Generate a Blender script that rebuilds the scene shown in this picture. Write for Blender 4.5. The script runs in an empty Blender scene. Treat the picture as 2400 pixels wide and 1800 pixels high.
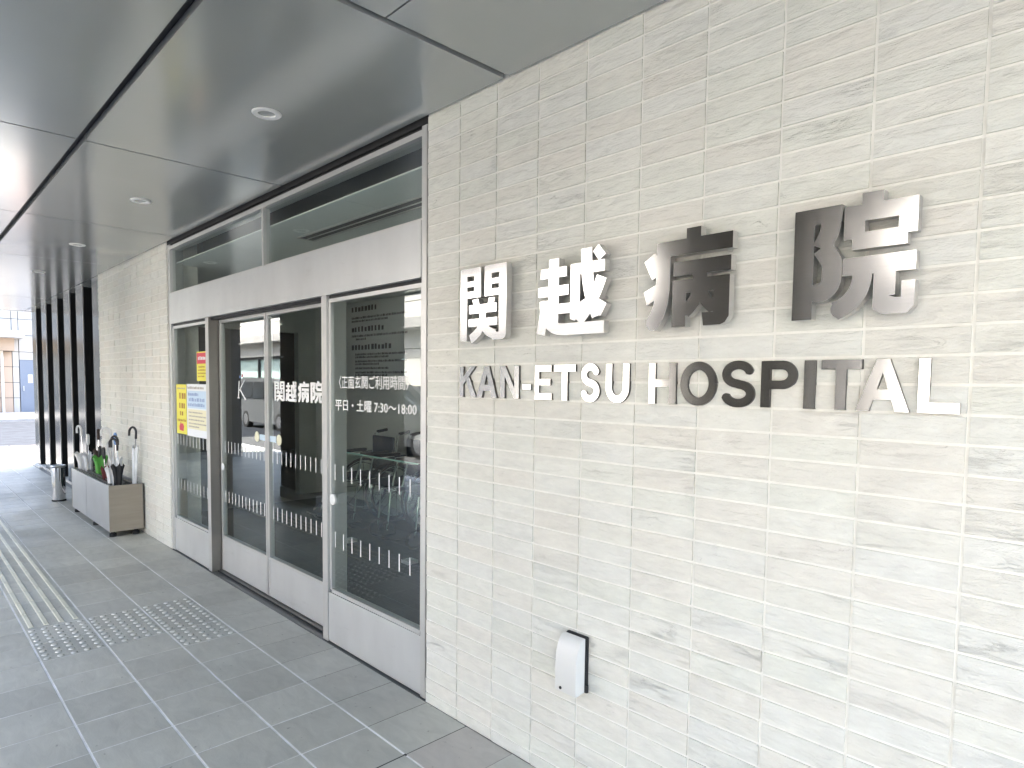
import bpy, bmesh, math, random
from mathutils import Vector, Matrix
from mathutils.geometry import delaunay_2d_cdt
R = math.radians
random.seed(7)
S = bpy.context.scene
COL = S.collection

# ------------------------------------------------------------------ camera
CAM = Vector((2.349, -1.7411, 1.4669))
c_r = Vector((0.69526, 0.71866, 0.01202)); c_f = Vector((-0.71680, 0.69467, -0.06011))
c_r.normalize(); c_f = (c_f - c_r * c_f.dot(c_r)).normalized(); c_u = c_r.cross(c_f)
cd = bpy.data.cameras.new('camera'); co = bpy.data.objects.new('camera', cd); COL.objects.link(co)
cd.sensor_width = 36; cd.lens = 36 * 1511.86 / 2400; cd.shift_y = 92.3 / 2400
cd.clip_start = 0.02; cd.clip_end = 800
m3 = Matrix((c_r, c_u, -c_f)).transposed()
co.matrix_world = Matrix.Translation(CAM) @ m3.to_4x4()
S.camera = co

# ------------------------------------------------------------------ sky, sun, exposure
SUN_EL, SUN_AZ = 55.0, (-0.35, 0.937)          # towards the sun, horizontal part
w = bpy.data.worlds.new('World'); S.world = w; w.use_nodes = True
nt = w.node_tree; bg = nt.nodes['Background']
sky = nt.nodes.new('ShaderNodeTexSky'); sky.sky_type = 'NISHITA'; sky.sun_disc = False
sky.sun_elevation = R(SUN_EL); sky.sun_rotation = math.atan2(SUN_AZ[0], SUN_AZ[1])
sky.air_density = 1.0; sky.dust_density = 4.0; sky.ozone_density = 0.1
nt.links.new(sky.outputs[0], bg.inputs[0]); bg.inputs[1].default_value = 0.15
sl = bpy.data.lights.new('sun', 'SUN'); sl.energy = 2.8; sl.angle = R(0.5); sl.color = (1, .95, .88)
so = bpy.data.objects.new('sun', sl); COL.objects.link(so)
sdir = Vector((SUN_AZ[0] * math.cos(R(SUN_EL)), SUN_AZ[1] * math.cos(R(SUN_EL)), math.sin(R(SUN_EL))))
so.rotation_euler = sdir.to_track_quat('Z', 'Y').to_euler(); so.location = (20, 20, 30)
S.view_settings.view_transform = 'Standard'; S.view_settings.look = 'None'
S.view_settings.gamma = 1; S.view_settings.use_curve_mapping = False
S.view_settings.exposure = 3.6
S.render.engine = 'CYCLES'
S.cycles.use_denoising = True; S.cycles.max_bounces = 8; S.cycles.diffuse_bounces = 5
S.cycles.glossy_bounces = 4; S.cycles.transparent_max_bounces = 10; S.cycles.sample_clamp_indirect = 8
S.cycles.caustics_reflective = False; S.cycles.caustics_refractive = False

# ------------------------------------------------------------------ helpers
class MB:
    def __init__(s): s.v = []; s.f = []
    def add(s, vs, fs):
        n = len(s.v); s.v += [tuple(v) for v in vs]; s.f += [tuple(i + n for i in f) for f in fs]; return s
    def box(s, x0, x1, y0, y1, z0, z1):
        return s.add([(x0,y0,z0),(x1,y0,z0),(x1,y1,z0),(x0,y1,z0),(x0,y0,z1),(x1,y0,z1),(x1,y1,z1),(x0,y1,z1)],
              [(3,2,1,0),(4,5,6,7),(0,1,5,4),(1,2,6,5),(2,3,7,6),(3,0,4,7)])
    def lathe(s, prof, n=24, o=(0,0,0)):
        vs = []; fs = []; k = len(prof)
        for i in range(n):
            a = 2*math.pi*i/n
            for r, z in prof: vs.append((o[0]+r*math.cos(a), o[1]+r*math.sin(a), o[2]+z))
        for i in range(n):
            j = (i+1) % n
            for q in range(k-1): fs.append((i*k+q, j*k+q, j*k+q+1, i*k+q+1))
        return s.add(vs, fs)
    def tube(s, pts, r, n=8, cap=True):
        pts = [Vector(p) for p in pts]; vs = []; fs = []; rs = r if isinstance(r, (list, tuple)) else [r]*len(pts)
        t0 = (pts[1]-pts[0]).normalized(); ref = Vector((0,0,1)) if abs(t0.z) < .9 else Vector((1,0,0))
        a = t0.cross(ref).normalized()
        for i, p in enumerate(pts):
            t = (pts[min(i+1, len(pts)-1)]-pts[max(i-1, 0)]).normalized()
            a = (a - t*a.dot(t)).normalized(); b = t.cross(a)
            for k in range(n):
                q = 2*math.pi*k/n; vs.append(p+(a*math.cos(q)+b*math.sin(q))*rs[i])
        for i in range(len(pts)-1):
            for k in range(n):
                j = (k+1) % n; fs.append((i*n+k, i*n+j, (i+1)*n+j, (i+1)*n+k))
        if cap: fs.append(tuple(range(n-1, -1, -1))); fs.append(tuple(range((len(pts)-1)*n, len(pts)*n)))
        return s.add(vs, fs)
    def mesh(s, name):
        m = bpy.data.meshes.new(name); m.from_pydata(s.v, [], s.f); m.update(); return m

def put(o, parent=None):
    COL.objects.link(o)
    if parent is not None:
        o.parent = parent; o.matrix_parent_inverse = Matrix.Translation(parent.location).inverted()
    return o
def obj(name, mb, mat, parent=None, smooth=False, bevel=0, kind=None, label=None):
    me = mb.mesh(name) if isinstance(mb, MB) else mb
    if mat is not None and not me.materials: me.materials.append(mat)
    if bevel:
        bm = bmesh.new(); bm.from_mesh(me); bmesh.ops.bevel(bm, geom=list(bm.edges), offset=bevel, segments=2, affect='EDGES', clamp_overlap=True)
        bm.to_mesh(me); bm.free()
    if smooth:
        for p in me.polygons: p.use_smooth = True
        try: me.set_sharp_from_angle(angle=R(40))
        except Exception: pass
    o = put(bpy.data.objects.new(name, me), parent)
    if kind: o['kind'] = kind
    if label: o['label'] = label
    return o
def tag(o, label, cat, group=None):
    o['label'] = label; o['category'] = cat
    if group: o['group'] = group
    return o
def thing(name, label, cat, loc=(0,0,0), group=None):
    o = bpy.data.objects.new(name, None); o.location = loc; o.empty_display_size = .1; COL.objects.link(o)
    return tag(o, label, cat, group)
def bx(*a): return MB().box(*a)
def cyl_y(x, z, r, y0, y1, n=20):
    m = MB(); vs = []
    for y in (y0, y1):
        for k in range(n):
            a = 2*math.pi*k/n; vs.append((x+r*math.cos(a), y, z+r*math.sin(a)))
    return m.add(vs, [tuple(range(n)), tuple(range(2*n-1, n-1, -1))]+[(k, k+n, (k+1)%n+n, (k+1)%n) for k in range(n)])
def seen(p):
    d = Vector(p)-CAM; z = d.dot(c_f)
    if z < .05: return None
    x = 1200+1511.86*d.dot(c_r)/z; y = 992.3-1511.86*d.dot(c_u)/z
    return (x, y, z) if -40 < x < 2440 and -40 < y < 1840 else None

# ------------------------------------------------------------------ materials
def mat(name, col, rough=.5, metal=0, spec=.5, var=None, bump=None, emit=None, aniso=0, coat=0):
    """var=(scale vector, amount[, second colour]); bump=(scale vector, strength, distance)"""
    m = bpy.data.materials.new(name); m.use_nodes = True; t = m.node_tree; N = t.nodes; L = t.links
    b = N['Principled BSDF']; b.inputs['Base Color'].default_value = (*col, 1)
    b.inputs['Roughness'].default_value = rough; b.inputs['Metallic'].default_value = metal
    b.inputs['Specular IOR Level'].default_value = spec; b.inputs['Coat Weight'].default_value = coat
    if aniso: b.inputs['Anisotropic'].default_value = aniso
    def noise(sc, det=5, rg=.55):
        g = N.new('ShaderNodeNewGeometry'); mp = N.new('ShaderNodeMapping'); mp.inputs['Scale'].default_value = sc
        n = N.new('ShaderNodeTexNoise'); n.inputs['Scale'].default_value = 1; n.inputs['Detail'].default_value = det
        n.inputs['Roughness'].default_value = rg
        L.new(g.outputs['Position'], mp.inputs[0]); L.new(mp.outputs[0], n.inputs['Vector']); return n.outputs['Fac']
    if var:
        f = noise(var[0]); r = N.new('ShaderNodeMapRange'); r.inputs[1].default_value = .3; r.inputs[2].default_value = .7
        L.new(f, r.inputs[0]); mx = N.new('ShaderNodeMix'); mx.data_type = 'RGBA'
        c2 = var[2] if len(var) > 2 else tuple(c*(1-var[1]) for c in col)
        mx.inputs[6].default_value = (*[min(1, c*(1+var[1])) for c in col], 1); mx.inputs[7].default_value = (*c2, 1)
        L.new(r.outputs[0], mx.inputs[0]); L.new(mx.outputs[2], b.inputs['Base Color'])
        r2 = N.new('ShaderNodeMapRange'); r2.inputs[3].default_value = rough*.85; r2.inputs[4].default_value = min(1, rough*1.15)
        L.new(f, r2.inputs[0]); L.new(r2.outputs[0], b.inputs['Roughness'])
    if bump:
        bn = N.new('ShaderNodeBump'); bn.inputs['Strength'].default_value = bump[1]; bn.inputs['Distance'].default_value = bump[2]
        L.new(noise(bump[0], 6, .6), bn.inputs['Height']); L.new(bn.outputs[0], b.inputs['Normal'])
    if emit:
        b.inputs['Emission Color'].default_value = (*emit[0], 1); b.inputs['Emission Strength'].default_value = emit[1]
    return m

def tile_material():
    m = bpy.data.materials.new('split_face_tile'); m.use_nodes = True; t = m.node_tree; N = t.nodes; L = t.links
    b = N['Principled BSDF']; b.inputs['Roughness'].default_value = .7; b.inputs['Specular IOR Level'].default_value = .25
    g = N.new('ShaderNodeNewGeometry'); oi = N.new('ShaderNodeObjectInfo')
    ad = N.new('ShaderNodeMath'); ad.operation = 'ADD'; L.new(g.outputs['Random Per Island'], ad.inputs[0]); L.new(oi.outputs['Random'], ad.inputs[1])
    fr = N.new('ShaderNodeMath'); fr.operation = 'FRACT'; L.new(ad.outputs[0], fr.inputs[0])
    rp = N.new('ShaderNodeValToRGB'); e = rp.color_ramp.elements
    e[0].position = 0; e[0].color = (.74,.73,.66,1); e[1].position = 1; e[1].color = (.775,.77,.70,1)
    for p_, c_ in ((.25,(.76,.74,.67,1)), (.5,(.745,.75,.675,1)), (.75,(.75,.75,.695,1))):
        q = e.new(p_); q.color = c_
    L.new(fr.outputs[0], rp.inputs[0])
    def nz(sc, det=6, rg=.6, warp=0):
        off = N.new('ShaderNodeVectorMath'); off.operation = 'MULTIPLY_ADD'
        L.new(g.outputs['Position'], off.inputs[0]); off.inputs[1].default_value = sc
        cb = N.new('ShaderNodeCombineXYZ'); mu = N.new('ShaderNodeMath'); mu.operation = 'MULTIPLY'; mu.inputs[1].default_value = 57
        L.new(fr.outputs[0], mu.inputs[0]); L.new(mu.outputs[0], cb.inputs[1]); L.new(cb.outputs[0], off.inputs[2])
        n = N.new('ShaderNodeTexNoise'); n.inputs['Scale'].default_value = 1; n.inputs['Detail'].default_value = det
        n.inputs['Roughness'].default_value = rg; n.inputs['Distortion'].default_value = warp
        L.new(off.outputs[0], n.inputs['Vector']); return n.outputs['Fac']
    # torn ridges running along each tile
    def ridge(f, wid):
        s_ = N.new('ShaderNodeMath'); s_.operation = 'SUBTRACT'; s_.inputs[1].default_value = .5; L.new(f, s_.inputs[0])
        a_ = N.new('ShaderNodeMath'); a_.operation = 'ABSOLUTE'; L.new(s_.outputs[0], a_.inputs[0])
        mr = N.new('ShaderNodeMapRange'); mr.inputs[1].default_value = 0; mr.inputs[2].default_value = wid; mr.inputs[3].default_value = 1; mr.inputs[4].default_value = 0
        L.new(a_.outputs[0], mr.inputs[0]); return mr.outputs[0]
    crack = ridge(nz((6, 6, 20), 4, .6, .4), .008)
    gate = nz((9, 9, 16), 2); gm = N.new('ShaderNodeMapRange'); gm.inputs[1].default_value = .58; gm.inputs[2].default_value = .72; L.new(gate, gm.inputs[0])
    ck = N.new('ShaderNodeMath'); ck.operation = 'MULTIPLY'; L.new(crack, ck.inputs[0]); L.new(gm.outputs[0], ck.inputs[1])
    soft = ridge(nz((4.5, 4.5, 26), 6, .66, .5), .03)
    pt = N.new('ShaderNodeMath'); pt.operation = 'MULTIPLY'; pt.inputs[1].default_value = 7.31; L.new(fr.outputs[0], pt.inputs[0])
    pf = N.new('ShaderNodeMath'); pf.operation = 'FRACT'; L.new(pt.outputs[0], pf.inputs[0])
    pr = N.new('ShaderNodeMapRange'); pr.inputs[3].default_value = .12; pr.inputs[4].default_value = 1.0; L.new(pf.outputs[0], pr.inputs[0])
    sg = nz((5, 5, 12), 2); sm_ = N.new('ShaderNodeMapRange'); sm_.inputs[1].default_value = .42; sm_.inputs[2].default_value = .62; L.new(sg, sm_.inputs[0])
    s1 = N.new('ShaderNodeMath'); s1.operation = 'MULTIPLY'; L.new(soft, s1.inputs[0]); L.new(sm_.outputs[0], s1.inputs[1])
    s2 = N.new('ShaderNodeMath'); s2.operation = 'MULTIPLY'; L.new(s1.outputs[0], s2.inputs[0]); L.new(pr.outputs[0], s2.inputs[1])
    ckg = N.new('ShaderNodeMath'); ckg.operation = 'MULTIPLY'; L.new(ck.outputs[0], ckg.inputs[0]); ck = ckg
    pc = N.new('ShaderNodeMapRange'); pc.inputs[1].default_value = .5; pc.inputs[2].default_value = .9; L.new(pf.outputs[0], pc.inputs[0]); L.new(pc.outputs[0], ckg.inputs[1])
    # dark cracks, plus ridge shading painted into the colour as soft grey streaks
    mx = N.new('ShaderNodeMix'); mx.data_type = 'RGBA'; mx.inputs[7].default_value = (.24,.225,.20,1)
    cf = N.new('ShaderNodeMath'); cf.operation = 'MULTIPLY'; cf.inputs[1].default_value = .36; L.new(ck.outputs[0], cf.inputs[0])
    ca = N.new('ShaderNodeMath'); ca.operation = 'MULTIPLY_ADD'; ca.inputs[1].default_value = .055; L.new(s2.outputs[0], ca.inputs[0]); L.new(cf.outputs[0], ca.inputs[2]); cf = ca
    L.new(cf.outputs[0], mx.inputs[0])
    mot = nz((14, 14, 40), 5, .65); mr = N.new('ShaderNodeMapRange'); mr.inputs[1].default_value = .3; mr.inputs[2].default_value = .72; mr.inputs[3].default_value = 1.04; mr.inputs[4].default_value = .92
    L.new(mot, mr.inputs[0])
    mm = N.new('ShaderNodeMix'); mm.data_type = 'RGBA'; mm.blend_type = 'MULTIPLY'; mm.inputs[0].default_value = 1
    L.new(rp.outputs[0], mm.inputs[6]); L.new(mr.outputs[0], mm.inputs[7]); L.new(mm.outputs[2], mx.inputs[6])
    L.new(mx.outputs[2], b.inputs['Base Color'])
    h1 = nz((11, 11, 55), 5, .6, .6); h2 = nz((160, 160, 260), 1)
    hs = N.new('ShaderNodeMath'); hs.operation = 'MULTIPLY_ADD'; hs.inputs[1].default_value = .16; L.new(h2, hs.inputs[0]); L.new(h1, hs.inputs[2])
    hc = N.new('ShaderNodeMath'); hc.operation = 'MULTIPLY_ADD'; hc.inputs[1].default_value = -.5; L.new(ck.outputs[0], hc.inputs[0])
    hd = N.new('ShaderNodeMath'); hd.operation = 'MULTIPLY_ADD'; hd.inputs[1].default_value = -.22; L.new(s2.outputs[0], hd.inputs[0]); L.new(hs.outputs[0], hd.inputs[2]); L.new(hd.outputs[0], hc.inputs[2])
    bn = N.new('ShaderNodeBump'); bn.inputs['Strength'].default_value = .9; bn.inputs['Distance'].default_value = .008
    L.new(hc.outputs[0], bn.inputs['Height']); L.new(bn.outputs[0], b.inputs['Normal'])
    return m

def floor_material(name, c1, c2):
    m = bpy.data.materials.new(name); m.use_nodes = True; t = m.node_tree; N = t.nodes; L = t.links
    b = N['Principled BSDF']; b.inputs['Specular IOR Level'].default_value = .45
    g = N.new('ShaderNodeNewGeometry'); oi = N.new('ShaderNodeObjectInfo')
    ad = N.new('ShaderNodeMath'); ad.operation = 'ADD'; L.new(g.outputs['Random Per Island'], ad.inputs[0]); L.new(oi.outputs['Random'], ad.inputs[1])
    fr = N.new('ShaderNodeMath'); fr.operation = 'FRACT'; L.new(ad.outputs[0], fr.inputs[0])
    def nz(sc, det, rg=.6, dist=0, jit=0):
        vm = N.new('ShaderNodeVectorMath'); vm.operation = 'MULTIPLY_ADD'; vm.inputs[1].default_value = sc
        L.new(g.outputs['Position'], vm.inputs[0])
        if jit:
            mu = N.new('ShaderNodeMath'); mu.operation = 'MULTIPLY'; mu.inputs[1].default_value = jit; L.new(fr.outputs[0], mu.inputs[0])
            cb = N.new('ShaderNodeCombineXYZ'); L.new(mu.outputs[0], cb.inputs[0]); L.new(mu.outputs[0], cb.inputs[2]); L.new(cb.outputs[0], vm.inputs[2])
        n = N.new('ShaderNodeTexNoise'); n.inputs['Scale'].default_value = 1; n.inputs['Detail'].default_value = det
        n.inputs['Roughness'].default_value = rg; n.inputs['Distortion'].default_value = dist
        L.new(vm.outputs[0], n.inputs['Vector']); return n.outputs['Fac']
    big = nz((1.1, 1.3, 1), 4); slate = nz((7, 16, 7), 5, .62, .8, 91); fine = nz((70, 170, 70), 3, .6, 0, 33)
    a1 = N.new('ShaderNodeMath'); a1.operation = 'MULTIPLY_ADD'; a1.inputs[1].default_value = .5; L.new(slate, a1.inputs[0])
    a0 = N.new('ShaderNodeMath'); a0.operation = 'MULTIPLY'; a0.inputs[1].default_value = .5; L.new(big, a0.inputs[0]); L.new(a0.outputs[0], a1.inputs[2])
    mr = N.new('ShaderNodeMapRange'); mr.inputs[1].default_value = .36; mr.inputs[2].default_value = .64; L.new(a1.outputs[0], mr.inputs[0])
    mx = N.new('ShaderNodeMix'); mx.data_type = 'RGBA'; mx.inputs[6].default_value = (*c1, 1); mx.inputs[7].default_value = (*c2, 1); L.new(mr.outputs[0], mx.inputs[0])
    tv = N.new('ShaderNodeMapRange'); tv.inputs[3].default_value = .88; tv.inputs[4].default_value = 1.08; L.new(fr.outputs[0], tv.inputs[0])
    mm = N.new('ShaderNodeMix'); mm.data_type = 'RGBA'; mm.blend_type = 'MULTIPLY'; mm.inputs[0].default_value = 1
    L.new(mx.outputs[2], mm.inputs[6]); L.new(tv.outputs[0], mm.inputs[7])
    # worn shoe marks and splash spots
    sp = nz((26, 26, 26), 2); s2 = N.new('ShaderNodeMapRange'); s2.inputs[1].default_value = .70; s2.inputs[2].default_value = .74; s2.inputs[3].default_value = 1; s2.inputs[4].default_value = .62; L.new(sp, s2.inputs[0])
    m2 = N.new('ShaderNodeMix'); m2.data_type = 'RGBA'; m2.blend_type = 'MULTIPLY'; m2.inputs[0].default_value = 1
    L.new(mm.outputs[2], m2.inputs[6]); L.new(s2.outputs[0], m2.inputs[7]); L.new(m2.outputs[2], b.inputs['Base Color'])
    rr = N.new('ShaderNodeMapRange'); rr.inputs[1].default_value = .3; rr.inputs[2].default_value = .7; rr.inputs[3].default_value = .34; rr.inputs[4].default_value = .58; L.new(big, rr.inputs[0]); L.new(rr.outputs[0], b.inputs['Roughness'])
    hh = N.new('ShaderNodeMath'); hh.operation = 'MULTIPLY_ADD'; hh.inputs[1].default_value = .35; L.new(fine, hh.inputs[0]); L.new(slate, hh.inputs[2])
    bn = N.new('ShaderNodeBump'); bn.inputs['Strength'].default_value = .5; bn.inputs['Distance'].default_value = .003; L.new(hh.outputs[0], bn.inputs['Height']); L.new(bn.outputs[0], b.inputs['Normal'])
    return m

def glass_material(name, tint, ior, rough=0.0):
    m = bpy.data.materials.new(name); m.use_nodes = True; t = m.node_tree; N = t.nodes; L = t.links
    N.remove(N['Principled BSDF']); out = N['Material Output']
    tr = N.new('ShaderNodeBsdfTransparent'); tr.inputs[0].default_value = (*tint, 1)
    gl = N.new('ShaderNodeBsdfGlossy'); gl.inputs['Roughness'].default_value = rough; gl.inputs[0].default_value = (.93,.97,.95,1)
    fz = N.new('ShaderNodeFresnel'); fz.inputs[0].default_value = ior
    g = N.new('ShaderNodeNewGeometry'); mp = N.new('ShaderNodeVectorMath'); mp.operation = 'MULTIPLY'; mp.inputs[1].default_value = (1.2, 1.2, .9)
    n = N.new('ShaderNodeTexNoise'); n.inputs['Scale'].default_value = 1; n.inputs['Detail'].default_value = 1
    L.new(g.outputs['Position'], mp.inputs[0]); L.new(mp.outputs[0], n.inputs['Vector'])
    bn = N.new('ShaderNodeBump'); bn.inputs['Strength'].default_value = .05; bn.inputs['Distance'].default_value = .01
    L.new(n.outputs['Fac'], bn.inputs['Height']); L.new(bn.outputs[0], gl.inputs['Normal'])
    iv = N.new('ShaderNodeMath'); iv.operation = 'SUBTRACT'; iv.inputs[0].default_value = 1; L.new(g.outputs['Backfacing'], iv.inputs[1])
    fm = N.new('ShaderNodeMath'); fm.operation = 'MULTIPLY'; L.new(fz.outputs[0], fm.inputs[0]); L.new(iv.outputs[0], fm.inputs[1])
    mx = N.new('ShaderNodeMixShader'); L.new(fm.outputs[0], mx.inputs[0]); L.new(tr.outputs[0], mx.inputs[1]); L.new(gl.outputs[0], mx.inputs[2]); L.new(mx.outputs[0], out.inputs[0])
    return m

def scuffed(m):
    t = m.node_tree; N = t.nodes; L = t.links; b = N['Principled BSDF']; src = b.inputs['Base Color'].links[0].from_socket
    g = N.new('ShaderNodeNewGeometry'); v = N.new('ShaderNodeVectorMath'); v.operation = 'MULTIPLY'; v.inputs[1].default_value = (5, 5, 26)
    n = N.new('ShaderNodeTexNoise'); n.inputs['Scale'].default_value = 1; n.inputs['Detail'].default_value = 6; n.inputs['Roughness'].default_value = .7; n.inputs['Distortion'].default_value = .4
    L.new(g.outputs['Position'], v.inputs[0]); L.new(v.outputs[0], n.inputs['Vector'])
    r = N.new('ShaderNodeMapRange'); r.inputs[1].default_value = .60; r.inputs[2].default_value = .78; r.inputs[3].default_value = 0; r.inputs[4].default_value = .25; L.new(n.outputs['Fac'], r.inputs[0])
    x = N.new('ShaderNodeMix'); x.data_type = 'RGBA'; x.inputs[7].default_value = (.27,.26,.24,1); L.new(r.outputs[0], x.inputs[0]); L.new(src, x.inputs[6]); L.new(x.outputs[2], b.inputs['Base Color'])
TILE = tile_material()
GROUT = mat('white_grout', (.85,.84,.78), .85, var=((30,30,30), .05))
FLOOR = floor_material('slate_floor_tile', (.58,.58,.515), (.45,.45,.40))
FLOORB = floor_material('brown_floor_tile', (.50,.475,.43), (.40,.38,.345))
FGROUT = mat('pale_floor_grout', (.88,.88,.82), .9, var=((5,5,5), .25))
FGROUTD = mat('dark_floor_grout', (.10,.09,.08), .9, var=((9,9,9), .2))
SEAL = mat('black_sealant', (.02,.018,.016), .6)
CEIL = mat('satin_ceiling_metal', (.45,.465,.455), .17, metal=.4, spec=.6, bump=((240,240,240), .06, .001), var=((1.2,1.2,1.2), .04))
DARK = mat('dark_reveal', (.012,.012,.013), .6)
BLACKM = mat('black_metal', (.012,.013,.014), .45, spec=.3)
ALU = mat('satin_aluminium', (.62,.62,.605), .42, metal=.65, var=((2,2,.8), .05), bump=((400,400,12), .03, .0006))
ALUP = mat('satin_aluminium_panel', (.62,.63,.625), .42, metal=.5, var=((3,3,1.5), .07), bump=((60,60,60), .02, .001))
FINF = mat('polished_fin_face', (.022,.030,.027), .15, spec=.10, var=((3,3,.6), .08))
scuffed(ALUP)
BRONZE = mat('bronze_anodised', (.24,.225,.205), .42, metal=.6, var=((3,3,3), .08))
STEEL = mat('brushed_steel_letter', (.60,.60,.595), .15, metal=1, aniso=.4, var=((6,6,220), .06), bump=((30,30,500), .025, .0004))
STEELS = mat('steel_letter_side', (.58,.57,.55), .4, metal=.8, var=((8,8,60), .06))
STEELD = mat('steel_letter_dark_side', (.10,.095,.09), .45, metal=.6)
GLASS = glass_material('clear_glass', (.94,.97,.955), 2.1)
GLASSI = glass_material('green_edge_glass', (.86,.94,.91), 1.5)
GLASSD = glass_material('tinted_glass', (.10,.13,.13), 1.75)
GEDGE = mat('green_glass_edge', (.35,.62,.55), .2)
WHITEV = mat('white_vinyl', (.85,.86,.85), .55)
STONE = mat('grey_pillar_stone', (.11,.098,.083), .55, var=((3,3,6), .12), bump=((60,60,60), .15, .002))
PILJ = mat('pillar_joint', (.05,.047,.045), .8)
INTW = mat('interior_pale_wall', (.76,.78,.75), .7, var=((1.5,1.5,1.5), .04))
INTC = mat('interior_ceiling', (.76,.79,.77), .7, var=((2,2,2), .03))
INTD = mat('interior_dark', (.07,.065,.06), .6, var=((2,2,2), .1))
MAT_ = mat('entrance_mat', (.035,.037,.038), .95, var=((2,120,2), .35), bump=((3,160,3), .6, .004))
ASPW = mat('worn_asphalt', (.125,.127,.13), .95, spec=.03, var=((3,3,3), .18), bump=((70,70,70), .5, .004))
ASPH = mat('shade_toned_asphalt', (.034,.038,.045), .95, spec=.03, var=((3,3,3), .18), bump=((70,70,70), .5, .004))  # cross road only: its shade is put into this darker, bluish colour
CONC = mat('pale_paving', (.29,.287,.28), .95, spec=.05, var=((2,2,2), .1), bump=((40,40,40), .25, .003))
PAVG = mat('grey_paving', (.17,.172,.175), .95, spec=.05, var=((2,2,2), .1), bump=((40,40,40), .25, .003))
REDP = mat('reddish_paving', (.20,.155,.145), .95, spec=.05, var=((5,5,5), .14), bump=((40,40,40), .25, .003))
PAINT = mat('white_road_paint', (.72,.72,.70), .7, var=((8,8,8), .1))
BWALL = mat('cream_building_panel', (.56,.545,.51), .75, var=((.6,.6,1.2), .05), bump=((12,12,12), .12, .004))
BEND = mat('end_building_panel', (.33,.32,.30), .75, var=((.6,.6,1.2), .06))
BEAVE = mat('grey_building_eave', (.36,.35,.34), .8, var=((2,2,2), .12))
BPINK = mat('warm_building_wall', (.33,.255,.195), .8, var=((1,1,1), .06))
BDOOR = mat('blue_grey_door', (.13,.155,.20), .45, var=((2,2,2), .06))
BFRM = mat('dark_window_frame', (.03,.032,.035), .5)
BLIND = mat('pale_green_blind', (.52,.66,.63), .35, spec=.6, var=((.6,.6,9), .06))
BDARK = mat('dark_window_glass', (.03,.035,.04), .1, spec=.6, var=((.6,.6,9), .1))  # glass dark in itself, so the steel letters mirror it grey
UPPER = mat('hospital_upper_wall', (.55,.53,.49), .8, var=((.5,.5,.5), .05))
CHROME = mat('chrome', (.86,.86,.87), .08, metal=1, var=((4,4,1), .03))
STAND1 = mat('stand_end_panel', (.33,.29,.235), .42, metal=.25, var=((3,3,40), .06))
STAND2 = mat('stand_front_panel', (.46,.47,.475), .36, metal=.35, var=((3,3,3), .05))
RUBBER = mat('black_rubber', (.014,.014,.015), .7)

# ------------------------------------------------------------------ ground, roads
def structure(name, mb, m):
    o = obj(name, mb, m); o['kind'] = 'structure'; return o
structure('ground', bx(-250, 250, -250, 250, -.5, -.06), CONC)
structure('road', bx(-15.38, 60, -8.0, -3.92, -.055, -.05), ASPW)
structure('cross_road', bx(-26, -15.4, -120, 120, -.055, -.05), ASPH)
structure('road_marking', MB().box(-15.3, 40, -4.25, -4.12, -.049, -.046).box(-15.3, 40, -7.75, -7.63, -.049, -.046)
          .box(-20.9, -20.75, -40, -9, -.049, -.046), PAINT)
structure('pavement', MB().box(-15.38, -11.72, -3.9, .12, -.05, -.006), PAVG)
structure('paved_verge', MB().box(-15.38, -11.72, .14, 30, -.05, -.01), REDP)
structure('kerb', MB().box(-15.4, 40, -3.915, -3.75, -.05, .008).box(-11.7, -10.6, .02, .14, -.05, .02), mat('kerb_stone', (.6,.6,.58), .8, var=((4,4,4), .08)))
structure('far_pavement', MB().box(-31.9, -26.05, -9, 60, -.055, .05).box(-26, 40, -8.62, -8.02, -.055, .08), CONC)

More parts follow.
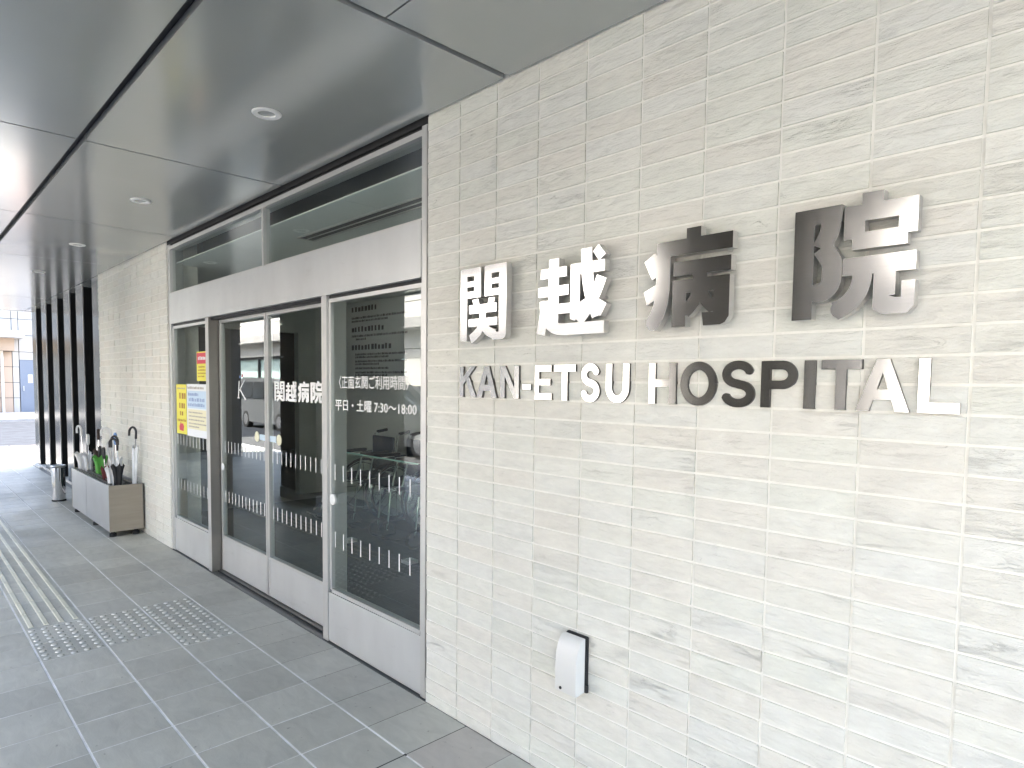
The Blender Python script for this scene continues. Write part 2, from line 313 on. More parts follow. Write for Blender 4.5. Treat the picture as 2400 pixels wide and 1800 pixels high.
# porch floor: individual tiles on a grout bed
T0, TP, L0, LP = -1.40387, .28281, -1.51263, .29945
fl = obj('porch_floor', MB().box(-11.7, 9, -3.74, .0, -.2, -.0018), FGROUT); fl['kind'] = 'structure'
obj('wall_strip_grout', MB().box(-11.7, 9, L0+4*LP+.006, -.001, -.01, -.0012), FGROUTD, fl)
obj('expansion_joint', MB().box(T0+6*TP-.007, T0+6*TP+.007, -3.74, -.001, -.008, -.0006), SEAL, fl)
cells = []
for i in range(-37, 38):
    for j in range(-8, 5):
        x0 = T0+i*TP; y0 = L0+j*LP; y1 = y0+LP
        if j == 4: y1 = 0.0
        gx = .0029 if j != 4 else .0015
        if i in (5, 6): pass
        cells.append((x0+gx, x0+TP-gx, max(y0+.0043, -3.73), y1-.0043 if j != 4 else -.002, i, j))
def fill(cells, proto, parent, single, field, matfn, limit=300):
    sc = []
    for c in cells:
        ctr = ((c[0]+c[1])/2, (c[2]+c[3])/2, 0); s_ = seen(ctr)
        sc.append((-(1/s_[2]**2)*(abs((CAM.z))/s_[2]) if s_ else 0, c))
    sc.sort(key=lambda a: a[0])
    for a, c in sc[:limit]:
        if a == 0: break
        x0, x1, y0, y1 = c[:4]; k = (round(x1-x0, 4), round(y1-y0, 4), c[4] >= 6)
        if k not in proto:
            m = MB(); e = .0012; hx, hy = (x1-x0)/2, (y1-y0)/2
            m.add([(-hx,-hy,-.012),(hx,-hy,-.012),(hx,hy,-.012),(-hx,hy,-.012),(-hx,-hy,-e),(hx,-hy,-e),(hx,hy,-e),(-hx,hy,-e),
                   (-hx+e,-hy+e,0),(hx-e,-hy+e,0),(hx-e,hy-e,0),(-hx+e,hy-e,0)],
                  [(0,1,5,4),(1,2,6,5),(2,3,7,6),(3,0,4,7),(4,5,9,8),(5,6,10,9),(6,7,11,10),(7,4,8,11),(8,9,10,11)])
            me = m.mesh(single); me.materials.append(matfn(c)); proto[k] = me
        o = bpy.data.objects.new(single, proto[k]); o.location = ((x0+x1)/2, (y0+y1)/2, random.uniform(-.0006, .0004)); put(o, parent)
    m = MB()
    for a, c in (sc[limit:] if sc[limit-1][0] != 0 else [q for q in sc if q[0] == 0]):
        x0, x1, y0, y1 = c[:4]
        m.box(x0, x1, y0, y1, -.012, random.uniform(-.0004, .0002))
    obj(field, m, FLOOR, parent, kind='stuff')
fill(cells, {}, fl, 'floor_tile', 'floor_tiles', lambda c: FLOORB if c[4] >= 6 else FLOOR)

# tactile paving: studs and guide bars
TACT = mat('tactile_stud', (.68,.68,.63), .35, metal=.3, var=((20,20,20), .1))
TBAR = mat('tactile_bar', (.74,.73,.60), .4, metal=.15, var=((6,30,6), .1))
st = thing('tactile_stud_field', 'field of raised metal warning studs set in the floor before the doors', 'tactile paving', (-1.9, -.8, 0))
sm = MB().lathe([(.0165,0),(.0155,.0022),(.0125,.0044),(.0085,.0052),(.0001,.0053)], 10).mesh('stud'); sm.materials.append(TACT)
for p in sm.polygons: p.use_smooth = True
for (xa, xb, yb, n) in ((-2.245, -1.695, L0+LP, 9), (-2.245, -1.695, L0+2*LP, 9), (-2.245, -1.412, L0+3*LP, 14)):
    for a in range(n):
        for b in range(5):
            o = bpy.data.objects.new('stud', sm); o.location = (xa+.02+(xb-xa-.04)*a/(n-1), yb+.03+.06*b, 0); put(o, st)
gp = thing('tactile_guide_path', 'four raised pale guide bars running along the floor away from the doors', 'tactile paving', (-6.8, -1.06, 0))
bmh = MB(); e = .004; hx, hy = .1385, .0135
bmh.add([(-hx,-hy,0),(hx,-hy,0),(hx,hy,0),(-hx,hy,0),(-hx+e,-hy+e,.0055),(hx-e,-hy+e,.0055),(hx-e,hy-e,.0055),(-hx+e,hy-e,.0055)],
        [(0,1,5,4),(1,2,6,5),(2,3,7,6),(3,0,4,7),(4,5,6,7)])
bmm = bmh.mesh('guide_bar'); bmm.materials.append(TBAR)
for k in range(4):
    for i in range(32):
        o = bpy.data.objects.new('guide_bar', bmm); o.location = (-2.283-.1405-.2855*i, -1.176+.0742*k, 0); put(o, gp)

# ------------------------------------------------------------------ tiled walls
W, RP, Z0 = .2248, .068, .0504
ZC = 2.6316
def tile_mesh(wd, ht, seed):
    rd = random.Random(seed); m = MB(); nx, nz = 6, 3; V = []; slope = rd.uniform(-.0012, .0012)
    for k in range(nz):
        for i in range(nx):
            u, v = i/(nx-1), k/(nz-1)
            edge = i in (0, nx-1) or k in (0, nz-1)
            y = -.0005+(rd.uniform(-.0008, .0008) if edge else rd.uniform(-.0034, .0012))+slope*(u-.5)*2
            V.append(((u-.5)*wd, y, (v-.5)*ht))
    n = len(V); F = [(k*nx+i, k*nx+i+1, (k+1)*nx+i+1, (k+1)*nx+i) for k in range(nz-1) for i in range(nx-1)]
    ring = [i for i in range(nx)]+[k*nx+nx-1 for k in range(1, nz)]+[(nz-1)*nx+i for i in range(nx-2, -1, -1)]+[k*nx for k in range(nz-2, 0, -1)]
    for q in ring: x, y, z = V[q]; V.append((x, .014, z))
    for a in range(len(ring)): b = (a+1) % len(ring); F.append((ring[b], ring[a], n+a, n+b))
    return m.add(V, F)
VAR = 14
TM = [tile_mesh(W-.0075, RP-.0075, 100+k) for k in range(VAR)]
TB = [tile_mesh(W-.0075, Z0-.0055, 300+k) for k in range(4)]
def tiled_wall(x0, ncol, label, single_limit, thick, xend=None):
    t = obj('tiled_wall', bx(x0, xend or x0+ncol*W, .0045, thick, 0, ZC+.3), GROUT); tag(t, label, 'wall')
    spots = []
    for c in range(ncol):
        for r in range(-1, 38):
            x = x0+(c+.5)*W; z = Z0+(r+.5)*RP if r >= 0 else (Z0-.0055)/2+.0018
            if z+RP*.4 > ZC+.05: continue
            s_ = seen((x, 0, z)); a = 0
            if s_: a = -(W*RP*abs(CAM.y)/s_[2]**3)
            spots.append((a, x, z, r))
    spots.sort(key=lambda q: q[0])
    me = [m.mesh('tile') for m in TM]; mb_ = [m.mesh('tile') for m in TB]
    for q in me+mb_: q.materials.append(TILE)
    fld = MB()
    for k, (a, x, z, r) in enumerate(spots):
        v = random.randrange(VAR) if r >= 0 else random.randrange(4)
        if a != 0 and k < single_limit:
            o = bpy.data.objects.new('tile', (me if r >= 0 else mb_)[v]); o.location = (x, random.uniform(-.001, .001), z)
            o.rotation_euler = (random.uniform(-.012, .012), random.uniform(-.0015, .0015), random.uniform(-.004, .004)); put(o, t)
        else:
            src = (TM if r >= 0 else TB)[v]; dy = random.uniform(-.001, .001)
            fld.add([(p[0]+x, p[1]+dy, p[2]+z) for p in src.v], src.f)
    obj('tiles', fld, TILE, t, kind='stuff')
    return t
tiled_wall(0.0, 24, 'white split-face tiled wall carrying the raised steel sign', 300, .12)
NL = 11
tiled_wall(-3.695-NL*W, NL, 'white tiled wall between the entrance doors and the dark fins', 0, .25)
LWX = -3.695-NL*W

# ------------------------------------------------------------------ canopy ceiling
cn = thing('entrance_canopy', 'grey satin metal canopy ceiling over the entrance walk', 'canopy', (0, -1.9, ZC))
obj('soffit_backing', bx(-11.6, 4.6, -3.1, .25, ZC+.035, ZC+.3), DARK, cn)
obj('fascia', MB().box(-11.68, 4.65, -3.16, -3.102, ZC-.02, ZC+.38).box(-11.66, -11.602, -3.1, .25, ZC-.004, ZC+.38), ALUP, cn)
xs = [.51+1.945*k for k in range(-7, 3)]
xs = [-11.6]+[x for x in xs if x > -11.3]+[4.6]
ys = [-.004, -1.022, -2.04, -3.1]
for i in range(len(xs)-1):
    for j in range(3):
        xa, xb = xs[i], xs[i+1]; ya, yb = ys[j+1], ys[j]
        ga = .014 if abs(xa-.51) < .01 else .0055; gb = .014 if abs(xb-.51) < .01 else .0055
        gy = .015 if j in (0, 1) else .006
        lo = ya+(.018 if j == 0 else .006 if j > 1 else .006); hi = yb-(.006 if j == 0 else .018 if j == 1 else .006)
        parts = [(lo, hi)]
        if j == 0 and xa > .4: parts = [(lo, -.556-.004), (-.556+.004, hi)]
        for (a, b) in parts:
            obj('ceiling_panel', bx(xa+ga, xb-gb, a, b, ZC+random.uniform(0, .0012), ZC+.03), CEIL, cn)
obj('ceiling_panel', bx(-11.6, LWX-.01, .004, .24, ZC+.0006, ZC+.03), CEIL, cn)
DLR = mat('downlight_trim', (.80,.80,.78), .35)
DLI = mat('downlight_reflector', (.62,.62,.58), .25, metal=.5)
for k, (x, lab) in enumerate(((-.472, 'white round downlight in the ceiling nearest the camera'), (-2.409, 'white round downlight above the doors, second along the ceiling'),
                (-4.35, 'white round downlight third along the ceiling'), (-6.34, 'white round downlight fourth along the ceiling, farthest one seen'))):
    d = thing('downlight', lab, 'downlight', (x, -.515, ZC), 'downlights in the canopy ceiling')
    obj('trim_ring', MB().lathe([(.036,-.001),(.038,-.006),(.058,-.007),(.062,-.003),(.062,.0)], 28, (x, -.515, ZC)), DLR, d, smooth=True)
    obj('reflector', MB().lathe([(.0365,-.002),(.024,.018),(.0001,.019)], 28, (x, -.515, ZC)), DLI, d, smooth=True)

# ------------------------------------------------------------------ hospital body above and lobby behind
hb = thing('hospital_building', 'upper storeys and lobby shell of the hospital above the canopy', 'building', (0, 6, 0))
obj('upper_storeys', bx(-11.2, 14, .5, 14, ZC+.45, 6.8), UPPER, hb)
obj('lobby_ceiling', bx(-5.6, 0.0, .065, 2.5, 2.46, 2.468), INTC, hb)
obj('lobby_slab', bx(-11.2, 14, .26, 14, ZC+.3, ZC+.45), INTD, hb)
obj('plenum_back', bx(-3.68, 0.0, .3, .34, 2.469, ZC+.3), DARK, hb)
obj('lobby_back_wall', bx(-5.6, .12, 2.5, 2.6, 0, 2.8), INTW, hb)
obj('lobby_end_wall', MB().box(-5.72, -5.6, .25, 2.6, 2.1, 2.8).box(-5.72, -5.6, .25, .6, 0, 2.1).box(-5.72, -5.6, 2.1, 2.6, 0, 2.1), INTW, hb)
obj('lobby_side_wall', bx(0.0, .12, .13, 2.5, 0, 2.8), INTW, hb)
obj('rear_wall', MB().box(-11.2, -5.6, 5.0, 5.2, 0, 2.95).box(-11.2, -11.0, .5, 5, 0, 2.95).box(-5.6, 14, 2.61, 2.8, 0, 2.95).box(13.8, 14, .12, 2.6, 0, 2.95), INTD, hb)
lf = structure('lobby_floor', bx(-11.2, 0.0, .005, 5, -.2, -.004), mat('lobby_floor', (.10,.105,.10), .3, var=((2,2,2), .1)))
em = obj('entrance_mat', bx(-5.2, -.1, .18, 2.2, -.003, .003), MAT_); tag(em, 'dark ribbed entrance mat inside the glass doors', 'mat')
sd = thing('slot_diffuser', 'long slotted air outlet in the lobby ceiling above the doors', 'air vent', (-1.0, .39, 2.46))
obj('slot_frame', MB().box(-1.92, -.02, .32, .332, 2.452, 2.4595).box(-1.92, -.02, .385, .392, 2.453, 2.4595).box(-1.92, -.02, .44, .452, 2.452, 2.4595).box(-1.932, -1.92, .32, .452, 2.452, 2.4595), ALU, sd)
obj('slot_void', bx(-1.92, -.02, .333, .439, 2.4575, 2.4598), DARK, sd)
gs = thing('glass_guard_screen', 'low clear glass guard screen standing inside the lobby', 'screen', (-2.4, 1.28, 0))
obj('pane', bx(-3.0, -1.85, 1.275, 1.285, .03, .82), GLASSI, gs)
obj('edge', MB().box(-3.008, -1.845, 1.273, 1.287, .82, .83).box(-3.01, -3.0, 1.273, 1.287, .03, .82), GEDGE, gs)
for x in (-2.95, -2.0): obj('foot', bx(x, x+.1, 1.23, 1.33, 0, .03), ALU, gs)
nb = thing('wall_notice', 'rows of small dark notice lettering on the pale lobby wall', 'notice', (-4.4, 2.49, 2.0))
INK = mat('dark_ink', (.03,.03,.03), .8)
def text_rows(x0, x1, rows, y, parent, m, cell, name='text_line'):
    rd = random.Random(int(abs(x0)*1000))
    for (z, h, xa, xb) in rows:
        mb = MB(); x = x0+(x1-x0)*xa; e_ = x0+(x1-x0)*xb
        while x < e_:
            wd = h*rd.uniform(.55, .95)*cell
            hh = h*rd.uniform(.75, 1)
            mb.add([(x, y, z), (x+wd, y, z), (x+wd, y, z+hh), (x, y, z+hh)], [(0,1,2,3)])
            x += h*cell*1.12
        obj(name, mb, m, parent, kind='stuff')
rows = [(z*.86+.36, h*.9, a, b) for z, h, a, b in [(2.31,.075,0,.5), (2.205,.032,0,1), (2.16,.03,0,.66), (2.02,.075,0,.58), (1.945,.032,0,1), (1.90,.03,.08,.26), (1.76,.075,0,.75),
        (1.68,.03,.07,1), (1.64,.03,.07,.68), (1.58,.03,.07,1), (1.54,.03,.07,.52), (1.48,.03,.07,.7), (1.42,.03,.07,1), (1.38,.03,.07,.66)]]
text_rows(-4.95, -3.75, rows, 2.497, nb, INK, 1.0)

def wheelchair(x, y, lab):
    t = thing('wheelchair', lab, 'wheelchair', (x, y, 0), 'wheelchairs parked in the lobby')
    FR = CHROME; SE = mat('wheelchair_fabric', (.03,.04,.06), .8)
    for s in (-1, 1):
        m = MB(); pts = [(x+s*.27, y+.12+.3*math.cos(2*math.pi*k/28), .31+.3*math.sin(2*math.pi*k/28)) for k in range(29)]
        m.tube(pts, .014, 6, False); wh = obj('wheel', m, RUBBER, t, True)
        m = MB(); pts = [(x+s*.31, y+.12+.26*math.cos(2*math.pi*k/28), .31+.26*math.sin(2*math.pi*k/28)) for k in range(29)]
        m.tube(pts, .009, 6, False)
        for k in range(8):
            a = math.pi*k/4; m.tube([(x+s*.27, y+.12, .31), (x+s*.27, y+.12+.29*math.cos(a), .31+.29*math.sin(a))], .003, 4)
        obj('hand_rim', m, FR, wh, True)
        m = MB(); pts = [(x+s*.22, y-.42+.09*math.cos(2*math.pi*k/14), .095+.08*math.sin(2*math.pi*k/14)) for k in range(15)]
        m.tube(pts, .013, 6, False); obj('caster', m, RUBBER, t, True)
        m = MB().tube([(x+s*.22, y-.42, .1), (x+s*.22, y-.38, .46), (x+s*.22, y+.2, .46), (x+s*.22, y+.25, .9), (x+s*.22, y+.36, .93)], .012, 8)
        m.tube([(x+s*.22, y+.2, .7), (x+s*.22, y-.2, .7), (x+s*.22, y-.26, .46)], .012, 8); obj('side_frame', m, FR, t, True)
        obj('handle_grip', MB().tube([(x+s*.22, y+.27, .915), (x+s*.22, y+.4, .935)], .017, 8), RUBBER, t, True)
        obj('armrest', bx(x+s*.22-.025, x+s*.22+.025, y-.2, y+.12, .712, .74), RUBBER, t)
    obj('seat', bx(x-.21, x+.21, y-.33, y+.18, .465, .49), SE, t, bevel=.008)
    obj('backrest', bx(x-.21, x+.21, y+.2, y+.22, .5, .88), SE, t, bevel=.006)
    obj('footrest', MB().box(x-.2, x-.03, y-.6, y-.46, .1, .115).box(x+.03, x+.2, y-.6, y-.46, .1, .115), RUBBER, t)
wheelchair(-3.75, 1.98, 'wheelchair inside the lobby, farthest from the tiled sign wall')
wheelchair(-3.12, 2.0, 'wheelchair inside the lobby, in the middle of the parked three')
wheelchair(-2.49, 1.98, 'wheelchair inside the lobby, nearest the tiled sign wall')

# ------------------------------------------------------------------ automatic entrance
EX0, EX1, ZH0, ZH1 = -3.695, -.004, 1.945, 2.2
YF, YG, YD = .012, .035, .095            # frame face, fixed glass, sliding doors
en = thing('automatic_entrance', 'aluminium framed automatic sliding glass entrance between the tiled walls', 'entrance', (-1.85, .06, 0))
obj('jamb', bx(EX0, EX0+.05, YF, .12, 0, ZC-.02), ALU, en)
obj('jamb', bx(EX1-.055, EX1-.018, YF, .12, 0, ZC-.02), ALU, en)
obj('jamb_seal', MB().box(EX1-.018, EX1, YF+.006, .12, 0, ZC-.02), BRONZE, en)
obj('header', bx(EX0+.05, EX1-.055, YF-.006, .13, ZH0, ZH1), ALUP, en)
obj('header_shadow_gap', MB().box(EX0+.05, EX1-.055, YF+.02, .13, ZH0-.02, ZH0), BLACKM, en)
obj('top_rail', MB().box(EX0+.05, EX1-.055, YF, .1, ZC-.062, ZC-.035), ALU, en)
obj('top_gap', MB().box(EX0, EX1, .0075, .12, ZC-.02, ZC+.02), DARK, en)
obj('top_gap', MB().box(EX0+.05, EX1-.055, YF+.01, .1, ZC-.035, ZC-.02), DARK, en)
obj('transom_mullion', bx(-1.79, -1.765, YF+.004, .06, ZH1, ZC-.062), ALU, en)
for a, b in ((EX0+.052, -1.792), (-1.763, EX1-.057)):
    obj('transom_pane', bx(a, b, YG, YG+.008, ZH1+.001, ZC-.063), GLASS, en)
    obj('transom_bead', MB().box(a, b, YF+.008, YG, ZH1, ZH1+.012), ALU, en)
obj('post', bx(-2.825, -2.762, YF, .055, 0, ZH0), ALU, en)
obj('post_return', bx(-2.762, -2.757, YF+.001, .135, 0, ZH0-.0), BRONZE, en)
obj('post', bx(-.998, -.942, YF, .135, 0, ZH0), ALU, en)
obj('floor_track', MB().box(-2.75, -1.0, YD-.04, YD+.06, -.004, .004), BRONZE, en)
obj('floor_track', MB().box(-2.75, -1.0, YD-.045, YD-.041, -.002, .008), BLACKM, en)

DASH = MB().add([(-.0045,0,-.0435),(.0045,0,-.0435),(.0045,0,.0435),(-.0045,0,.0435)], [(0,1,2,3)]).mesh('safety_dash'); DASH.materials.append(WHITEV)
def dashes(xa, xb, n, y, parent, zs=((.925, 1.012), (.545, .632))):
    for za, zb in zs:
        for k in range(n):
            o = bpy.data.objects.new('safety_dash', DASH); o.location = (xa+(xb-xa)*k/(n-1), y, (za+zb)/2); put(o, parent)
def side_panel(a, b, n, da, db):
    p = obj('side_panel', MB().box(a, b, YF+.006, YG+.03, 0.003, .012).box(a, a+.02, YG-.01, YG+.03, .30, ZH0-.02).box(b-.02, b, YG-.01, YG+.03, .30, ZH0-.02)
            .box(a+.02, b-.02, YG-.01, YG+.03, .285, .305).box(a+.02, b-.02, YG-.01, YG+.03, ZH0-.04, ZH0-.02), ALU, en)
    obj('kick_plate', bx(a, b, YF+.004, YG+.03, .0125, .284), ALUP, p)
    obj('pane', bx(a+.02, b-.02, YG, YG+.008, .305, ZH0-.04), GLASS, p)
    dashes(da, db, n, YG-.0006, p)
    return p
PL = side_panel(EX0+.052, -2.827, 10, -3.59, -2.9)
PR = side_panel(-.94, EX1-.057, 9, -.893, -.176)
obj('push_plate', cyl_y(-.905, .815, .03, YG-.012, YG-.001, 24), WHITEV, PR)
def sliding_door(a, b, n, da, db):
    p = obj('sliding_door', MB().box(a, a+.026, YD-.012, YD+.022, .012, ZH0-.012).box(b-.026, b, YD-.012, YD+.022, .012, ZH0-.012)
            .box(a+.026, b-.026, YD-.012, YD+.022, .262, .282).box(a+.026, b-.026, YD-.012, YD+.022, ZH0-.04, ZH0-.012), ALU, en)
    obj('kick_plate', bx(a+.026, b-.026, YD-.01, YD+.02, .012, .262), ALUP, p)
    obj('pane', bx(a+.026, b-.026, YD, YD+.008, .282, ZH0-.04), GLASS, p)
    dashes(da, db, n, YD-.0006, p)
    return p
DL = sliding_door(-2.742, -1.905, 12, -2.68, -1.975)
DR = sliding_door(-1.898, -1.005, 12, -1.835, -1.1)
obj('push_plate', cyl_y(-2.695, .815, .028, YD-.016, YD-.012, 24), WHITEV, DL)
STK = mat('pale_blue_sticker', (.55,.68,.78), .5); STY = mat('cream_sticker', (.75,.74,.55), .5)
for dr, xc, s in ((DL, -2.085, 1), (DR, -1.735, -1)):
    obj('sticker_disc', cyl_y(xc, 1.085, .036, YD-.003, YD-.001, 20), STY, dr)
    obj('sticker_strip', bx(min(xc+s*.045, xc+s*.145), max(xc+s*.045, xc+s*.145), YD-.003, YD-.001, 1.065, 1.105), STK, dr)

# ------------------------------------------------------------------ lettering
def rect(x0, x1, y0, y1): return [(x0,y0),(x1,y0),(x1,y1),(x0,y1)]
def ccw(p):
    a = sum(p[i][0]*p[(i+1)%len(p)][1]-p[(i+1)%len(p)][0]*p[i][1] for i in range(len(p)))
    return p if a > 0 else p[::-1]
def thick(pts, wd, rnd=False):
    out = []; pts = [q for i, q in enumerate(pts) if i == 0 or (Vector(q)-Vector(pts[i-1])).length > 1e-4]
    for i in range(len(pts)-1):
        a, b = Vector(pts[i]), Vector(pts[i+1]); d = (b-a).normalized(); n = Vector((-d.y, d.x))*wd/2
        out.append([tuple(a+n), tuple(a-n), tuple(b-n), tuple(b+n)])
    for i in range(1, len(pts)-1):
        out.append([(pts[i][0]+wd/2*math.cos(2*math.pi*k/14+.1), pts[i][1]+wd/2*math.sin(2*math.pi*k/14+.1)) for k in range(14)])
    return out
def arc(cx, cy, rx, ry, a0, a1, n=14): return [(cx+rx*math.cos(R(a0+(a1-a0)*k/n)), cy+ry*math.sin(R(a0+(a1-a0)*k/n))) for k in range(n+1)]
def bez(a, b, c, n=8): return [((1-t)**2*a[0]+2*t*(1-t)*b[0]+t*t*c[0], (1-t)**2*a[1]+2*t*(1-t)*b[1]+t*t*c[1]) for t in [k/n for k in range(n+1)]]
def solid(polys, fx, fy, y_front, y_back):
    """union of overlapping outlines, extruded; fx, fy map glyph space to wall x, z"""
    vs = []; fs = []
    for p in polys:
        p = ccw([(fx(a), fy(b)) for a, b in p]); n = len(vs); vs += [Vector(q) for q in p]; fs.append(list(range(n, n+len(p))))
    V, E_, F_, _, _, of = delaunay_2d_cdt(vs, [], fs, 0, 1e-5)
    F_ = [f for f, o in zip(F_, of) if len(o)]
    m = MB(); n = len(V)
    cnt = {}
    for f in F_:
        for i in range(len(f)): e_ = (f[i], f[(i+1) % len(f)]); cnt[e_] = cnt.get(e_, 0)+1
    bd = [e_ for e_ in cnt if (e_[1], e_[0]) not in cnt]
    vv = [(v.x, y_front, v.y) for v in V]+[(v.x, y_back, v.y) for v in V]
    m.add(vv, [tuple(f) for f in F_]+[tuple(i+n for i in reversed(f)) for f in F_]+[(b, a, a+n, b+n) for a, b in bd])
    return m, len(F_)
# glyphs in a 100 x 100 box, y downwards
KAN = [rect(0,15,0,100), rect(85,100,0,94), rect(0,46,0,11), rect(0,46,18,25.5), rect(0,46,32,41), rect(31,46,0,41),
       rect(54,100,0,11), rect(54,100,18,25.5), rect(54,100,32,41), rect(54,69,0,41), [(68,90),(100,90),(100,94),(97,98),(92,100),(71,100)],
       [(27,44),(40,43),(45,55),(33,56)], [(60,55),(64,43),(77,44),(72,56)], rect(20,80,51,63), rect(18,82,70,81), rect(43,57,55,80)]
KAN += thick(bez((50,76),(47,88),(23,98)), 13)+thick(bez((52,78),(58,90),(78,93)), 13)
ETSU = [rect(3,44,18,30), rect(0,47,40,52), rect(16,32,7,92), rect(28,50,62,74)]
ETSU += thick([(9,57),(9.5,72),(4,98)], 14)+thick(bez((10,74),(18,93),(40,93))+[(99,93)], 14)
ETSU += [rect(50,99,17,30), rect(50,64,17,74), [(50,70),(72,59),(74,71),(57,84),(50,81)]]
ETSU += thick(bez((73,1),(73,52),(90,79), 10), 16)+thick([(89,78),(97,64)], 12)+thick(bez((95,36),(84,66),(62,85)), 14)+[[(82,6),(90,-1),(100,11),(91,18)]]
BYO = [rect(50,66,0,14), rect(15,100,10,26), rect(36,99,32.5,47), rect(58,74,42,62), rect(35,51,51,99), rect(35,98,51,65), rect(81,98,55,91),
       [(69,86),(98,86),(98,91),(94,97),(89,99),(71,99)]]
BYO += thick([(23.5,12),(23.5,58)]+bez((23.5,58),(22,84),(9,96)), 17)+[[(0,28),(13,20),(24,42),(10,48)], [(0,60),(22,50),(22,66),(4,74)]]
BYO += thick(bez((65,58),(64,74),(50,84)), 14)+thick(bez((67,60),(69,72),(82,82)), 13)
INN = [rect(0,18,4,100), rect(0,41,4,18), rect(57,74,-2,14), rect(43,100,7,21), rect(43,60,7,35), rect(86,100,7,35), rect(50,93,30,44), rect(43,100,50,65)]
INN += thick([(33,9),(31,26),(25,39)], 17)+thick([(25,38),(34,52),(34,66)]+bez((34,66),(33,78),(20,77)), 17)
INN += thick([(60,60),(59,70)]+bez((59,70),(56,88),(38,94)), 16)+thick([(77,60),(77,84)], 17)+[[(68.5,80),(86,86),(90,86),(90,73),(100,73),(100,93),(95,99),(76,99),(68.5,94)]]
GL = {'K': [rect(0,23,0,100)]+[[(96,0),(23,58),(23,33),(66,0)][::1]]+[[(40,46),(57,32),(100,100),(70,100)]],
      'A': [[(38,0),(62,0),(100,100),(74,100),(50,26),(26,100),(0,100)]]+[rect(24,76,58,78)],
      'N': [rect(0,24,0,100), rect(76,100,0,100), [(0,0),(26,0),(100,100),(74,100)]],
      '-': [rect(0,100,55,73)],
      'E': [rect(0,26,0,100), rect(0,98,0,19), rect(0,92,40,58), rect(0,100,81,100)],
      'T': [rect(0,100,0,19), rect(37,63,0,100)],
      'H': [rect(0,25,0,100), rect(75,100,0,100), rect(0,100,40,59)],
      'P': [rect(0,25,0,100), rect(0,62,0,18), rect(0,62,44,62)],
      'I': [rect(0,100,0,100)], 'L': [rect(0,28,0,100), rect(0,100,81,100)]}
YFW = lambda q: q
def latin(ch, x0, x1, z0, z1, yf, yb):
    wd, ht = x1-x0, z1-z0; fx = lambda a: x0+wd*a/100; fy = lambda b: z1-ht*b/100
    if ch in GL and ch != 'P': return solid(GL[ch], fx, fy, yf, yb)
    sw = .0245; k = lambda v: v
    # round letters are drawn in metres
    if ch == 'O': P_ = thick(arc(wd/2, ht/2, wd/2-sw/2, ht/2-sw/2+.002, 0, 360, 40), sw)
    elif ch == 'U': P_ = [rect(0, sw, 0, ht*.64), rect(wd-sw, wd, 0, ht*.64)]+thick(arc(wd/2, ht*.62, wd/2-sw/2, ht*.38-sw/2+.002, 180, 0, 20), sw)
    elif ch == 'P': P_ = [rect(0, sw, 0, ht), rect(0, wd*.6, 0, .023), rect(0, wd*.6, ht*.6-.023, ht*.6)]+thick(arc(wd*.58, ht*.3, wd*.42-sw/2, ht*.3-.0115, -90, 90, 16), sw*.96)
    elif ch == 'S':
        rx = wd/2-sw/2; ry = ht/4-sw/4
        up = arc(wd/2, sw/2+ry-.002, rx*.95, ry+.001, -12, -268, 22); dn = arc(wd/2, ht-sw/2-ry+.002, rx, ry+.001, -88, 168, 22)
        P_ = thick(up+dn, sw*.98)
    return solid(P_, lambda a: x0+a, lambda b: z1-b, yf, yb)
def letter(name, mb, nf, label, cat, group, loc, side=None):
    me = mb.mesh(name); me.materials.append(STEEL); me.materials.append(side or STEELS)
    for i, p in enumerate(me.polygons): p.material_index = 0 if i < nf else 1
    o = bpy.data.objects.new(name, me); put(o); tag(o, label, cat, group); return o
for nm, G_, x0, x1, lab in (('steel_character', KAN, .297, .566, 'first large raised steel character, nearest the doors, shaped like a gate'),
                       ('steel_character', ETSU, .735, 1.033, 'second large raised steel character, above the letters TSU'),
                       ('steel_character', BYO, 1.183, 1.472, 'third large raised steel character, dark, above the letters HOSP'),
                       ('steel_character', INN, 1.641, 1.918, 'fourth large raised steel character, above the letters TAL')):
    zb, zt = 1.640, 1.927
    mb, nf = solid(G_, lambda a: x0+(x1-x0)*a/100, lambda b: zt-(zt-zb)*b/100, -.052, -.024)
    o = letter(nm, mb, nf, lab, 'letter', 'large steel characters on the tiled wall', None)
    m = MB()
    for fx_ in (.08, .9):
        for fz_ in (.1, .42, .75):
            x = x0+(x1-x0)*fx_; z = zb+(zt-zb)*fz_; m.tube([(x, -.03, z), (x, .004, z)], .005, 6)
    obj('mounting_pin', m, STEELS, o)
LT = [('K',.243,.350),('A',.352,.474),('N',.494,.597),('-',.615,.662),('E',.681,.766),('T',.778,.878),('S',.903,.985),('U',1.012,1.106),
      ('H',1.181,1.279),('O',1.294,1.413),('S',1.428,1.528),('P',1.546,1.644),('I',1.662,1.690),('T',1.705,1.801),('A',1.789,1.908),('L',1.924,2.008)]
ordn = {0:'letter K at the start of the small steel lettering', 1:'first letter A, between K and N in the small steel lettering', 2:'letter N before the hyphen in the small steel lettering',
        3:'small steel hyphen between the letters N and E', 4:'letter E after the hyphen in the small steel lettering', 5:'first letter T, between E and S in the small steel lettering',
        6:'first letter S, between T and U in the small steel lettering', 7:'letter U at the end of the first small steel word', 8:'letter H starting the second small steel word',
        9:'letter O between H and S in the small steel lettering', 10:'second letter S, between O and P in the small steel lettering', 11:'letter P in the middle of the second small steel word',
        12:'letter I between P and T in the small steel lettering', 13:'second letter T, between I and A in the small steel lettering', 14:'second letter A, between T and L in the small steel lettering',
        15:'letter L ending the small steel lettering'}
